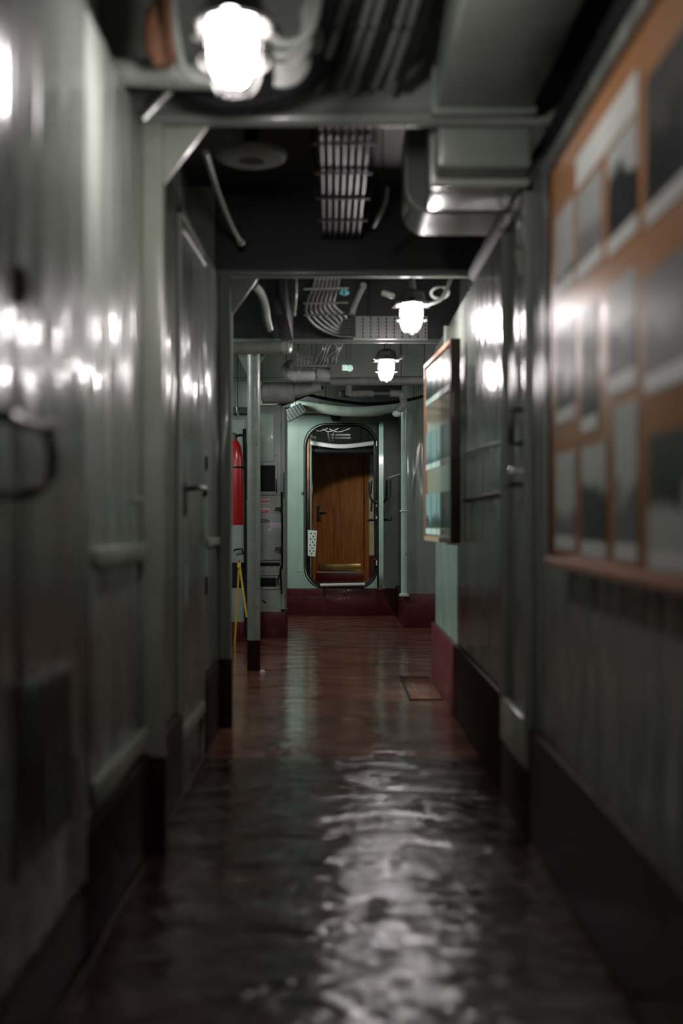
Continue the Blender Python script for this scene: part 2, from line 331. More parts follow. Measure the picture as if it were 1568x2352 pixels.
# ------------------------------------------------------------------ doors of the setting
# near left locker door
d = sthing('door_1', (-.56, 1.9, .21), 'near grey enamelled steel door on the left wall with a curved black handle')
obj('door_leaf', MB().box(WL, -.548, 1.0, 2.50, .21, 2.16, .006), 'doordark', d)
obj('gap_shade_strip', MB().box(WL, -.572, 2.50, 2.57, .0, 2.19), 'black', d)  # black strip painted in for the shaded gap beside the leaf
g = obj('vent_grille', MB().box(-.549, -.541, 1.97, 2.36, .37, .715, .003), 'doordark', d)
for k in range(4): obj('grille_slot', MB().box(-.542, -.5395, 2.0+k*.09, 2.05+k*.09, .39, .695), 'black', g)
h = MB(); h.tube([(-.545, 1.74, 1.16), (-.50, 1.74, 1.16), (-.50, 1.955, 1.16)], .011, 10)
h.tube([(-.50, 1.955, 1.16), (-.50, 1.99, 1.145), (-.50, 2.015, 1.11), (-.505, 2.005, 1.075), (-.52, 1.97, 1.05), (-.548, 1.95, 1.045)], .010, 10, smooth=5)
hh = obj('handle', h, 'blackm', d)
obj('handle_knob', MB().sphere((-.495, 1.965, 1.162), .015), 'ivory', hh, 'pale round knob on the black handle')
obj('latch', MB().prism([(-.548, 1.955, 1.44), (-.548, 2.0, 1.415), (-.548, 1.965, 1.375)], (.014, 0, 0)), 'black', d)
# panelled left wall section
d = sthing('door_2', (-.56, 2.95, .3), 'bright grey steel panel door with a protruding mid rail on the left wall')
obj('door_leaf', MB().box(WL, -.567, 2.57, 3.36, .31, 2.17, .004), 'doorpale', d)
obj('mid_rail', MB().box(-.57, -.545, 2.63, 3.33, .888, .937, .008), 'trimp', d)
obj('bottom_rail', MB().box(-.57, -.55, 2.63, 3.36, .335, .395, .008), 'trimp', d)
obj('stile', MB().box(-.57, -.558, 2.60, 2.64, .40, .885, .004), 'door', d)
obj('stile', MB().box(-.57, -.558, 3.30, 3.34, .40, .885, .004), 'door', d)
obj('latch', MB().box(-.57, -.55, 3.20, 3.30, 1.055, 1.068, .003), 'trimp', d)
# left door behind the first frame
d = sthing('door_3', (-.56, 4.5, .15), 'dark glossy grey door with black lever handle on the left wall')
obj('door_leaf', MB().box(WL, -.566, 4.18, 4.84, .17, 2.12, .004), 'door', d)
obj('door_frame', MB().box(WL, -.56, 4.14, 4.17, 0.0, 2.15, .003).box(WL, -.56, 4.85, 4.88, 0.0, 2.15, .003).box(WL, -.56, 4.14, 4.88, 2.12, 2.15, .003), 'trimp', d)
h = MB().box(-.567, -.558, 4.25, 4.28, 1.02, 1.15, .003).tube([(-.56, 4.265, 1.12), (-.51, 4.28, 1.125), (-.505, 4.44, 1.122), (-.515, 4.47, 1.10)], .010, 8, smooth=4)
obj('handle', h, 'blackm', d)
obj('bottom_rail', MB().box(-.567, -.55, 4.2, 4.82, .19, .24, .006), 'trimp', d)
tr = obj('top_rail', MB().tube([(-.56, 4.16, 2.06), (-.56, 4.84, 2.09)], .012, 8), 'white', d)
# left panel past that door
d = sthing('door_4', (-.56, 5.2, .33), 'narrow grey panel door on the left wall just before the side passage')
obj('door_leaf', MB().box(WL, -.566, 4.95, 5.42, .34, 2.12, .004), 'door', d)
obj('mid_rail', MB().box(-.567, -.548, 4.98, 5.40, .888, .925, .006), 'trimp', d)
obj('hinge', MB().tube([(-.56, 4.935, 1.22), (-.56, 4.935, 1.28)], .008, 8), 'blackm', d)
obj('hinge', MB().tube([(-.56, 4.935, .68), (-.56, 4.935, .76)], .008, 8), 'blackm', d)
# right door with small handle
d = sthing('door_5', (.62, 3.87, .2), 'grey enamelled door with ivory knob between the two display boards on the right wall')
obj('door_leaf', MB().box(.624, WR, 3.66, 4.10, .20, 2.04, .004), 'door', d)
obj('door_frame', MB().box(.60, WR, 3.61, 3.65, .21, 2.07, .006).box(.60, WR, 4.11, 4.15, .21, 2.07, .006).box(.60, WR, 3.61, 4.15, 2.04, 2.08, .006), 'door', d)
obj('threshold', MB().box(.595, WR, 3.66, 4.10, .21, .37, .012), 'trimp', d)
obj('bracket', MB().tube([(.62, 3.73, 1.365), (.575, 3.73, 1.365), (.575, 3.73, 1.255), (.62, 3.73, 1.255)], .011, 8), 'blackm', d)
obj('knob', MB().tube([(.62, 3.72, 1.163), (.585, 3.72, 1.163)], .007, 8).sphere((.58, 3.73, 1.163), .019, .7, 1.5, .8), 'ivory', d, 'ivory oval knob')
obj('handle', MB().box(.612, .625, 3.68, 3.76, 1.07, 1.135, .003).tube([(.615, 3.71, 1.12), (.57, 3.71, 1.12), (.57, 3.82, 1.115)], .008, 8), 'blackm', d)
obj('corner_plate', MB().prism([(.60, 3.66, 1.80), (.60, 3.70, 1.80), (.60, 3.82, 1.90), (.60, 3.78, 1.90)], (.025, 0, 0)), 'trimp', d)
# wooden door at the end of the lobby
YW = 19.25
def pw(px, py): return P(px, py, YW)
d = sthing('door_6', (0.08, YW, .2), 'orange brown wooden door at the far end seen through the bulkhead opening')
x0, x1 = pw(727, 0).x, pw(836, 0).x
obj('door_leaf', MB().box(x0, x1, YW+.02, YW+.07, pw(0, 1314).z, pw(0, 1045).z, .004), 'wood', d)
fr = MB().box(pw(717, 0).x, x0, YW-.02, YW+.08, pw(0, 1334).z, pw(0, 1040).z, .006).box(x1, pw(847, 0).x, YW-.02, YW+.08, pw(0, 1334).z, pw(0, 1040).z, .006).box(pw(717, 0).x, pw(847, 0).x, YW-.02, YW+.08, pw(0, 1046).z, pw(0, 1036).z, .006)
obj('door_frame', fr, 'wood', d)
obj('threshold', MB().box(x0, x1, YW-.06, YW+.03, 0.0, pw(0, 1314).z, .008), 'red', d)
obj('threshold_strip', MB().box(x0, x1, YW-.075, YW-.055, pw(0, 1315).z, pw(0, 1312.5).z), 'steel', d)
obj('kick_plate', MB().box(pw(733, 0).x, pw(828, 0).x, YW-.01, YW+.02, pw(0, 1311).z, pw(0, 1295).z, .003), mat('olive_kick_plate', (0.22, 0.17, 0.06), .3, metal=.6, var=.2, vscale=10), d)
h = MB().box(pw(728, 0).x, pw(737, 0).x, YW, YW+.02, pw(0, 1198).z, pw(0, 1163).z, .004).tube([(pw(733, 0).x, YW, pw(0, 1178).z), (pw(733, 0).x, YW-.06, pw(0, 1178).z), (pw(750, 0).x, YW-.06, pw(0, 1178.5).z)], .014, 8)
obj('handle', h, 'blackm', d)

# ------------------------------------------------------------------ frames (pilasters), beams, gussets
Y1, Y2, Y3 = 3.42, 5.53, 7.62
f1 = sthing('trim_3', (-.55, Y1, 0), 'yellowish grey frame post on the left wall under the nearest deck beam')
obj('post', MB().box(-.60, -.518, Y1, Y1+.06, .29, 2.20, .006), 'trimp', f1)
obj('post_foot', MB().box(-.60, -.512, Y1-.006, Y1+.07, 0, .292, .006), 'kick', f1)
obj('gusset', MB().prism([P(371, 288, Y1+.03), P(478, 288, Y1+.03), P(371, 430, Y1+.03)], (0, .012, 0)), 'trimp', f1)
f2 = sthing('trim_4', (-.53, Y2, 0), 'dark grey frame post ending the left wall at the side passage')
obj('post', MB().box(-.57, -.507, Y2-.03, Y2+.05, .33, 2.20, .006).box(-.8, -.56, Y2-.03, Y2+.05, 0, 2.2), 'wall', f2)
obj('post_foot', MB().box(-.57, -.503, Y2-.036, Y2+.055, 0, .333, .006), 'kick', f2)
obj('gusset', MB().prism([P(530, 640, Y2), P(592, 640, Y2), P(530, 728, Y2)], (0, .012, 0)), 'beam', f2)
obj('edge_pipe', MB().tube([(-.503, Y2-.05, .95), (-.503, Y2-.05, 2.0)], .008, 8), 'trimp', f2, 'thin pale vertical pipe')
def beam(Y, x0, x1, label, ztop=2.62, r=.024, web='beam'):
    t = thing('deck_beam', (0, Y, 2.19), label, 'beam', 'deck beams across the passage')
    obj('web', MB().box(x0, x1, Y, Y+.012, 2.19+r, ztop), web, t)
    obj('flange', MB().tube([(x0, Y, 2.19+r), (x1, Y, 2.19+r)], r, 14), 'beam', t)
    return t
beam(Y1+.012, -.70, .78, 'nearest grey deck beam crossing the passage behind the closest lamp')
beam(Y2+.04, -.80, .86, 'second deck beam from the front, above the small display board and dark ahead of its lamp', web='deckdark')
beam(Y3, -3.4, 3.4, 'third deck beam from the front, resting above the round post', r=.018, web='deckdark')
beam(9.7, -3.4, 3.4, 'farthest deck beam hidden among pipes above the cabinet', r=.018)

# round stanchion
xs = P(582.5, 0, Y3).x
t = thing('steel_stanchion', (xs, Y3, 0), 'round grey steel post with dark red foot standing at the left side passage', 'post')
obj('shaft', MB().tube([(xs, Y3, .2), (xs, Y3, 2.19)], .043, 24), 'pipe', t)
obj('painted_foot', MB().tube([(xs, Y3, 0), (xs, Y3, .205)], .045, 24), 'kick', t, 'dark red painted foot')
gz = MB()
gz.prism([(xs-.04, Y3-.006, 2.18), (xs-.14, Y3-.006, 2.18), (xs-.04, Y3-.006, 1.97)], (0, .012, 0)); gz.prism([(xs+.04, Y3-.006, 2.18), (xs+.12, Y3-.006, 2.18), (xs+.04, Y3-.006, 2.05)], (0, .012, 0))
obj('gusset', gz, 'beam', t)

# ------------------------------------------------------------------ caged lamps
def make_lamp(c, label, lit=True):
    x, y, z = c; t = thing('caged_lamp', c, label, 'lamp', 'caged passage lamps' if lit else None)
    obj('globe', MB().lathe(c, [(.044, .062), (.052, .045), (.053, .01), (.047, -.025), (.034, -.05), (.015, -.062), (.001, -.064)], 28), 'glow' if lit else 'trimp', t)
    hs = obj('housing', MB().lathe(c, [(.078, .062), (.084, .068), (.084, .080), (.070, .088), (.062, .125), (.03, .14), (.02, .145)], 28), 'housing', t)
    for a in (30, 150, 270):
        a = math.radians(a); p = Vector((x+.092*math.cos(a), y+.092*math.sin(a), z+.072)); obj('clamp_ear', MB().lathe(p, [(.017, -.012), (.019, 0), (.014, .014)], 12), 'cage', hs)
    cg = MB()
    for k in range(4):
        a = PI/4*k*2+PI/4; pts = []
        for r, h in ((.075, .065), (.078, .03), (.074, -.02), (.058, -.058), (.032, -.078), (.008, -.084)): pts.append((x+r*math.cos(a), y+r*math.sin(a), z+h))
        cg.tube(pts, .0042, 7, smooth=3)
    cg.torus((x, y, z-.078), .028, .004); cg.torus((x, y, z-.01), .077, .0042)
    obj('wire_cage', cg, 'cage', t)
    obj('stem', MB().tube([(x, y, z+.14), (x, y, 2.62)], .013, 10), 'pipe', t)
    return t
L1 = make_lamp((P(537, 160, 2.475).x, 2.475, 2.01), 'large blurred caged lamp glowing nearest, before the first deck beam')
p2 = P(945, 730, 5.75); L2 = dup(L1, Vector((p2.x, p2.y, p2.z))-L1.location, 'glowing caged lamp under the perforated grey panel, right of the cable run')
p3 = P(887, 850, 7.80); L3 = dup(L1, Vector((p3.x, p3.y, p3.z))-L1.location, 'smallest and farthest glowing caged lamp, above the bulkhead opening')

# ------------------------------------------------------------------ ducts near ceiling right
t = thing('ventilation_duct', (.45, 2, 2.24), 'long square grey ventilation duct running under the ceiling on the right', 'duct')
obj('duct_body', MB().box(.295, .585, -.5, 3.40, 2.22, 2.5, .01), 'duct', t)
obj('flange', MB().box(.285, .595, 3.36, 3.40, 2.205, 2.51, .004), 'duct', t)
t = thing('duct_box', (.45, 3.75, 2.06), 'boxy grey duct end hanging just behind the first deck beam', 'duct')
obj('duct_body', MB().box(.31, .60, 3.46, 3.95, 2.075, 2.5, .02), 'duct', t)
obj('flange', MB().box(.298, .612, 3.58, 3.62, 2.055, 2.5, .01), 'trimp', t)
t = thing('duct_elbow', (.42, 4.4, 2.12), 'round cornered duct elbow behind the boxy duct end', 'duct')
pr = [(.262+.09*(1-math.cos(a)), 4.15, 2.13+.09*(1-math.sin(a))) for a in [PI/2*k/8 for k in range(9)]]
poly = pr+[(.60, 4.15, 2.13), (.60, 4.15, 2.48), (.262, 4.15, 2.48)]
obj('duct_body', MB().prism(poly, (0, .35, 0)), 'duct', t)
obj('flange', MB().tube([(.262, 4.15, 2.48)]+pr[::1]+[(.60, 4.15, 2.13)], .009, 8), 'trimp', t)

# black pipe in the ceiling corner on the right
tag(obj('black_conduit', MB().tube([(.69, -.5, 2.17), (.69, 3.55, 2.17), (.69, 5.45, 2.19)], .055, 14), 'black'), 'thick black conduit running along the top of the right wall', 'conduit')

# ------------------------------------------------------------------ pipes and cables, nearest bay
tag(obj('grey_pipe', MB().tube([P(250, 165, 3.1), P(455, 175, 3.1), P(500, 170, 3.1), P(540, 120, 3.15)], .036, 16, smooth=5), 'pipe'), 'thick pale pipe coming out of the left wall behind the nearest lamp', 'pipe')
tag(obj('thin_conduit', MB().tube([P(395, -60, 2.82), P(403, 60, 2.82), P(420, 150, 2.82), P(450, 180, 2.82), P(500, 190, 2.85)], .009, 8, smooth=5), 'cable'), 'thin conduit bending round below the brown fitting left of the nearest lamp', 'conduit')
tag(obj('brown_fitting', MB().lathe(P(372, 75, 2.95), [(.02, -.09), (.045, -.05), (.05, 0), (.045, .05), (.02, .09)], 16), 'rust'), 'brown rusty fitting high up left of the nearest lamp', 'fitting')
tag(obj('brace_rod', MB().tube([P(330, 275, 3.2), P(392, 210, 3.2)], .009, 8), 'pipe'), 'short slanting rod at the left end of the nearest deck beam', 'rod')
random.seed(4)
near = [[(628,95),(660,100),(700,85),(722,45),(735,-30)], [(630,125),(660,127),(690,100),(705,50),(715,-30)], [(630,152),(655,154),(690,128),(712,80),(722,-30)],
        [(632,168),(658,174),(688,150),(702,110),(700,20)], [(630,190),(655,192),(684,178),(702,148),(706,90)]]
cnt = ['topmost', 'second from top', 'middle', 'second from bottom', 'lowest']
for i, pts in enumerate(near):
    o = obj('lamp_cable', MB().tube([P(a, b, 2.80+.015*i) for a, b in pts], .0105, 9, smooth=6), 'cable')
    tag(o, 'pale cable looping right of the nearest lamp, %s of the five' % cnt[i], 'cable', 'cables looping from the nearest lamp')
for i in range(4):
    q = 18*i
    o = obj('black_cable', MB().tube([P(330, 150+q*.7, 3.22), P(480, 232-q, 3.22), P(620, 225-q, 3.22), P(720-q*.6, 180-q, 3.22), P(770-q, 110-q, 3.22), P(785-q, -60, 3.2)], .024, 10, smooth=6), 'black')
    tag(o, ['lowest', 'second lowest', 'second highest', 'highest'][i]+' of the black cables arching before the nearest deck beam', 'cable', 'black cables arching before the nearest beam')
for i in range(8):
    a = 745+i*27
    o = obj('slanted_cable', MB().tube([P(a-20, 215-(i % 3)*8, 3.36), P(a+10, 130, 3.2), P(a+45, 20, 3.0), P(a+75, -90, 2.8)], .011, 8, smooth=5), 'cable' if i % 3 != 1 else 'cabled')
    tag(o, 'thin cable slanting upward above the nearest deck beam, number %s from the left' % ['one','two','three','four','five','six','seven','eight'][i], 'cable', 'cables slanting above the nearest beam')
tag(obj('cable_clamp', MB().box(P(760, 0, 3.1).x, P(960, 0, 3.1).x, 3.06, 3.09, P(0, 78, 3.1).z, P(0, 66, 3.1).z, .003), 'cabled'), 'flat clamp bar across the slanting cables above the nearest beam', 'clamp')
tag(obj('beam_clip', MB().lathe(P(722, 90, 2.9), [(.012, -.03), (.02, -.015), (.02, .02), (.012, .03)], 12), 'cable'), 'small pale clip holding the loops right of the nearest lamp', 'clip')

# middle bay (between first and second beam)
t = thing('ceiling_fitting', P(577, 370, 4.3), 'unlit bowl shaped fitting on the dark ceiling of the middle bay', 'fitting')
c = P(577, 352, 4.3)
obj('bowl', MB().lathe(c, [(.135, .0), (.13, -.02), (.10, -.032), (.05, -.03), (.045, .0)], 26), 'pipe', t)
obj('boss', MB().lathe(c, [(.045, -.03), (.05, .02), (.03, .05)], 18), 'cabled', t)
obj('stem', MB().tube([c, (c.x, c.y, 2.62)], .03, 12), 'cabled', t)
o = MB().tube([P(472, 350, 4.0), P(500, 440, 4.55), P(530, 515, 5.1), P(550, 552, 5.35)], .011, 10, smooth=3); o.sphere(P(553, 556, 5.36), .019)
tag(obj('handrail_pipe', o, 'pipe'), 'thin pipe running away on the upper left with a bright rounded end', 'pipe')
cx = [-.055+.028*i for i in range(7)]
run = ['leftmost', 'second from left', 'third from left', 'middle', 'third from right', 'second from right', 'rightmost']
for i, x in enumerate(cx):
    o = obj('tray_cable', MB().tube([(x, 3.46, 2.40), (x+.002, 4.4, 2.385), (x-.004, 5.5, 2.375)], .0115, 8, smooth=6), 'cabled')  # dark sheath puts the shade of this bay into the cable colour
    tag(o, '%s of the seven cables strapped along the dark ceiling, middle bay' % run[i], 'cable', 'cables strapped along the middle bay ceiling')
for i, Y in enumerate((3.75, 4.1, 4.45, 4.8, 5.15)):
    tag(obj('cable_strap', MB().box(-.09, .15, Y, Y+.025, 2.362, 2.368).box(-.09, -.084, Y, Y+.025, 2.362, 2.62).box(.144, .15, Y, Y+.025, 2.362, 2.62), 'cabled'),
        '%s flat strap hanging under the middle bay cables' % ['nearest', 'second nearest', 'middle', 'second farthest', 'farthest'][i], 'strap', 'straps under the middle bay cables')
tag(obj('loose_cable', MB().tube([P(890, 430, 4.6), P(885, 465, 4.6), P(868, 500, 4.7), P(858, 520, 4.8)], .008, 8, smooth=5), 'cable'), 'single loose cable hanging right of the strapped cables', 'cable')
tag(obj('wall_bolt', MB().sphere(P(1037, 497, 5.2), .011), 'steel'), 'tiny bright bolt end in the dark upper right', 'bolt')

# bay between second and third beam
yb = 6.6
tag(obj('curved_hose', MB().tube([P(583, 655, 6.0), P(598, 672, 6.1), P(608, 700, 6.2), P(612, 730, 6.3), P(618, 755, 6.4)], [.022]*21 and .022, 14, smooth=5), 'pipe'), 'thick pale curved hose beside the bracket at the upper left', 'hose')
tag(obj('thin_drop_pipe', MB().tube([P(680, 630, 6.3), P(680, 680, 6.3), P(676, 725, 6.35)], .008, 8, smooth=4), 'pipe'), 'thin vertical pipe left of the fanned cables', 'pipe')
tag(obj('dark_duct', MB().box(P(645, 0, 7.2).x, P(672, 0, 7.2).x, 6.4, 7.3, P(0, 775, 7.2).z, 2.625, .01), 'dark'), 'narrow dark duct dropping behind the second beam left of centre', 'duct')
t = thing('flanged_pipe', P(600, 800, 7.5), 'horizontal grey pipe with capped round end above the round post', 'pipe')
obj('pipe', MB().tube([P(480, 803, 7.45), P(655, 797, 7.45)], .041, 20), 'pipe', t)
obj('end_cap', MB().lathe(P(655, 797, 7.45), [(.046, -.01), (.046, .02), (.04, .035), (.02, .045)], 22, axis=(1, -.35, 0)), 'trimp', t)
for i in range(7):
    x = 722+i*9; e = 755+i*3
    pts = [P(x+4, 600, 5.95), P(x, 650, 6.3), P(x-16+i, 690, 6.6), P(x-18+i*2, 722-i*3, 6.9), P(x+6+i*2, 750-i*4, 7.2), P(770+i*3, 769-i*6, 7.4), P(815, 772-i*7, 7.5)]
    o = obj('fanned_cable', MB().tube(pts, .0095, 8, smooth=6), 'cable')
    tag(o, '%s of the seven pale cables fanning right behind the second beam' % (['outermost', 'second outermost', 'third outermost', 'middle', 'third innermost', 'second innermost', 'innermost'][i]), 'cable', 'cables fanning behind the second beam')
for i, (py, Y) in enumerate(((662, 6.2), (695, 6.6), (722, 6.9))):
    tag(obj('rack_rung', MB().tube([P(697, py+2, Y-.03), P(800, py, Y-.03)], .006, 8), 'cable'), '%s crossbar holding the fanned cables' % ['upper', 'middle', 'lower'][i], 'crossbar', 'crossbars under the fanned cables')
tag(obj('curved_strap', MB().tube([P(835, 655, 6.5), P(822, 680, 6.6), P(812, 705, 6.7), P(808, 722, 6.7)], .019, 10, smooth=4), 'pipe'), 'pale curved pipe right of the fanned cables', 'pipe')
tag(obj('teal_tag', MB().prism([P(789, 660, 6.4), P(803, 672, 6.4), P(790, 680, 6.4), P(778, 674, 6.4)], (0, .01, 0)), mat('teal_paint', (.08, .35, .36), .5)), 'small teal tag among the fanned cables', 'tag')
# perforated panel ahead of third beam
Yp = 7.50; mb = MB(); a = P(811, 726, Yp); b = P(982, 779, Yp)
mb.box(a.x, b.x, Yp, Yp+.02, b.z, a.z, .003)
t = thing('perforated_screen', (a.x, Yp, b.z), 'pale grey perforated panel with dark seams behind the right lamp', 'panel')
obj('panel', mb, 'white', t)
for k in range(9):
    ds = MB(); x = a.x+(b.x-a.x)*(.13+.105*k)
    for j in range(6):
        z = b.z+(a.z-b.z)*(.06+.155*j); ds.box(x-.0035, x+.0035, Yp-.003, Yp+.001, z, z+(a.z-b.z)*.10)
    obj('slot_row', ds, 'black', t)
tag(obj('ceiling_clip', MB().lathe(P(891, 676, 6.6), [(.012, -.04), (.018, -.03), (.018, .03), (.012, .04)], 10, axis=(1, 0, -.3)), 'trimp'), 'small pale clip on the ceiling left of the right lamp', 'clip')
o = MB().torus(P(1010, 672, 5.9), .045, .008, axis=(0, .6, 1)); 
tag(obj('ceiling_ring', o, 'pipe'), 'thin loop hanging between the right lamp and the right wall', 'ring')
tag(obj('lamp_feed', MB().tube([P(948, 640, 5.72), P(956, 690, 5.74)], .008, 8).tube([P(975, 700, 5.75), P(1000, 693, 5.75), P(1018, 680, 5.75), P(1035, 640, 5.75)], .010, 8, smooth=4), 'pipe'), 'conduit feeding the lamp under the second beam', 'conduit')

# ------------------------------------------------------------------ pipes beyond third beam
t = thing('flanged_pipe', P(700, 860, 8.6), 'pale pipe with collars just under the wire rack', 'pipe')
obj('pipe', MB().tube([P(668, 838, 8.9), P(655, 850, 8.7), P(665, 862, 8.55), P(690, 864, 8.55), P(752, 862, 8.55)], .043, 18, smooth=4), 'pipe', t)
obj('collar', MB().lathe(P(686, 863, 8.55), [(.05, -.012), (.05, .012)], 18, axis=(1, 0, 0)), 'pipe', t)
obj('collar', MB().lathe(P(742, 862, 8.55), [(.055, -.05), (.058, 0), (.055, .05)], 18, axis=(1, 0, 0)), 'lag', t)
t = thing('lagged_cylinder', P(640, 902, 8.9), 'fat lagged grey cylinder beside the round post', 'cylinder')
obj('drum', MB().lathe(P(600, 902, 8.9), [(.06, 0), (.085, .01), (.085, .245), (.07, .26)], 24, axis=(1, 0, 0)), 'lag', t)
obj('cone', MB().lathe(P(676, 897, 8.9), [(.062, 0), (.06, .04), (.045, .14), (.038, .21)], 20, axis=(1, -.05, .13)), 'lag', t)
t = thing('lagged_pipe', P(860, 876, 9.0), 'long lagged pipe crossing under the farthest lamp', 'pipe')
obj('pipe', MB().tube([P(757, 877, 9.0), P(975, 874, 9.0)], .035, 16), 'lag', t)
obj('tee', MB().tube([P(800, 880, 9.0), P(800, 905, 9.05)], .028, 12), 'lag', t)
t = thing('lagged_pipe', P(870, 902, 9.2), 'lower dark banded pipe beneath the farthest lamp', 'pipe')
obj('pipe', MB().tube([P(778, 905, 9.2), P(905, 904, 9.2), P(922, 908, 9.2), P(926, 930, 9.2), P(912, 945, 9.2)], .03, 14, smooth=5), 'lag', t)
obj('band', MB().tube([P(858, 904.5, 9.2), P(895, 904, 9.2)], .033, 14), mat('dark_green_band', (.015, .035, .03), .5), t, 'dark green band')
obj('elbow_tip', MB().sphere(P(911, 950, 9.2), .032, 1.2, 1, .9), 'mintpale', t, 'elbow end coloured pale as if lit')  # paler than its pipe, the elbow's lit look is put into the colour
tag(obj('mint_pipe', MB().tube([P(668, 930, 11.2), P(735, 938, 11.2), P(790, 945, 11.2), P(850, 945, 11.2), P(905, 936, 11.2), P(960, 930, 11.2)], .052, 18, smooth=5), 'beam'), 'large pale mint pipe crossing above the bulkhead opening', 'pipe')
tag(obj('sagging_cable', MB().tube([P(700, 905, 9.9), P(760, 918, 9.9), P(850, 928, 9.9), P(930, 920, 9.9), P(990, 905, 9.9)], .014, 8, smooth=6), 'black'), 'black cable sagging across above the mint pipe', 'cable')
tag(obj('black_hose', MB().tube([P(600, 945, 10), P(660, 925, 10), P(700, 908, 10), P(740, 890, 9.8)], .016, 8, smooth=6), 'cabled'), 'dark cable rising from the hanging box to the pipes', 'cable')
tag(obj('added_shade_box', MB().box(-1.6, 1.0, 11.35, 11.95, 2.13, 2.62, .02), 'dark'), 'added dark box under the deck shading the bulkhead top above the large mint pipe', 'duct')  # dark box added to keep light off the top of the bulkhead
t = thing('hanging_box', P(675, 945, 11.0), 'small tilted ribbed grey box hanging top left of the bulkhead', 'box')
q = [P(648, 945, 11.0), P(690, 925, 11.0), P(704, 945, 11.0), P(662, 968, 11.0)]
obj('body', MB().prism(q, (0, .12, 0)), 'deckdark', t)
rb = MB()
for k in range(6):
    f = .1+.16*k; a_ = q[0].lerp(q[1], f); b_ = q[3].lerp(q[2], f); rb.tube([a_+Vector((0, -.006, 0)), b_+Vector((0, -.006, 0))], .005, 6)
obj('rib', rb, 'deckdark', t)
tag(obj('dark_bracket', MB().prism([P(757, 952, 12.0), P(785, 952, 12.0), P(778, 966, 12.0), P(763, 966, 12.0)], (0, .14, 0)), 'blackm'), 'small dark bracket at the top of the bulkhead over the opening', 'bracket')
tag(obj('green_disc', MB().lathe(P(803, 846, 8.3), [(.024, 0), (.024, .008)], 18, axis=(0, -1, 0)), mat('pale_green_disc', (.30, .55, .42), .5)), 'small pale green disc left of the farthest lamp', 'disc')
tag(obj('green_valve', MB().box(P(785, 0, 8.3).x, P(797, 0, 8.3).x, 8.29, 8.31, P(0, 852, 8.3).z, P(0, 838, 8.3).z, .004), 'mintpale'), 'small pale tag plate beside the green disc', 'tag')
t = thing('wire_rack', P(715, 830, 8.3), 'small wire cable rack behind the third beam', 'rack')
rk = MB()
for k in range(9): rk.tube([P(683+k*8, 802, 8.3), P(683+k*8, 838, 8.3)], .0045, 6)
obj('upright_wire', rk, 'cable', t); rk = MB()
for py in (815, 828, 840): rk.tube([P(680, py, 8.29), P(752, py, 8.29)], .004, 6)
obj('cross_wire', rk, 'cable', t)
random.seed(9)
for i in range(6):
    x = 740+i*9
    o = obj('tangled_cable', MB().tube([P(x, 790, 8.1), P(x+random.uniform(-6, 6), 803, 8.1), P(x-12+random.uniform(-5, 5), 818, 8.2), P(x-18, 836, 8.3), P(700+i*6, 842, 8.4)], .009, 8, smooth=5), 'cable')
    tag(o, '%s of the tangled cables behind the third beam' % ['leftmost', 'second from left', 'third from left', 'third from right', 'second from right', 'rightmost'][i], 'cable', 'tangled cables behind the third beam')
tag(obj('lamp_bracket', MB().tube([P(858, 822, 7.78), P(870, 828, 7.78)], .012, 8).tube([P(910, 826, 7.78), P(925, 818, 7.78), P(930, 800, 7.8)], .012, 8, smooth=3).box(P(868, 0, 7.8).x, P(915, 0, 7.8).x, 7.76, 7.84, P(0, 829, 7.8).z, P(0, 824, 7.8).z), 'pipe'), 'bracket arms holding the farthest lamp', 'bracket')

# ------------------------------------------------------------------ vertical pipe at right block
xp = P(927, 0, 10.68).x
t = thing('white_pipe', (xp, 10.62, .3), 'pale vertical pipe at the corner right of the bulkhead opening', 'pipe')
obj('pipe', MB().tube([(xp, 10.62, .32), (xp, 10.62, 2.05)], .030, 18), 'mintpale', t)
obj('pipe_clip', MB().torus((xp, 10.62, P(0, 1174, 10.6).z), .034, .008), 'white', t)
obj('pipe_foot', MB().lathe((xp, 10.62, .30), [(.05, 0), (.05, .015), (.034, .03)], 18), 'mintpale', t)
tag(obj('pale_wire', MB().tube([P(893, 1097, 11.2), P(905, 1093, 11.0), P(918, 1089, 10.68)], .004, 6, smooth=4), 'white'), 'short pale wire beside the vertical pipe', 'wire')

# ------------------------------------------------------------------ watertight hatch door, swung open
YH = 12.10
t = thing('hatch_door', P(868, 1340, YH), 'open steel hatch door standing edge-on right of the bulkhead opening with black locking bars', 'hatch')
def hz(py, Y=11.7): return P(0, py, Y).z
poly = rrect(0, .74, 0, 1.72, .20, 0)     # local: x -> along door, z -> up
A = Vector((.505, YH, .30)); dirv = Vector((-.026, -.74, 0)).normalized(); nrm = Vector((dirv.y, -dirv.x, 0))
mb = MB(); mb.prism([A+dirv*p.x+Vector((0, 0, p.z)) for p in poly], nrm*.045); obj('leaf', mb, 'mintpale', t)
ring = [A+dirv*p.x+Vector((0, 0, p.z))+nrm*.05 for p in rrect(.03, .71, .03, 1.69, .18, 0)]
obj('gasket', MB().tube(ring+[ring[0]], .012, 6, cap=False), 'black', t)
xr, yr = .37, 11.55
def hx(px, Y=11.5): return P(px, 0, Y).x
rod = MB().tube([P(861, 1020, 11.5), P(861.5, 1180, 11.5), P(863.5, 1290, 11.5)], .017, 10)
rod.tube([P(858, 1018, 11.5), P(866, 1018, 11.5)], .024, 10).tube([P(858, 1286, 11.5), P(868, 1286, 11.5)], .022, 10)
rr = obj('locking_rod', rod, 'blackm', t)
obj('dog_handle', MB().tube([P(847, 1108, 11.4), P(849, 1138, 11.4), P(858, 1153, 11.4), P(868, 1155, 11.4)], .010, 8, smooth=3), 'blackm', t)
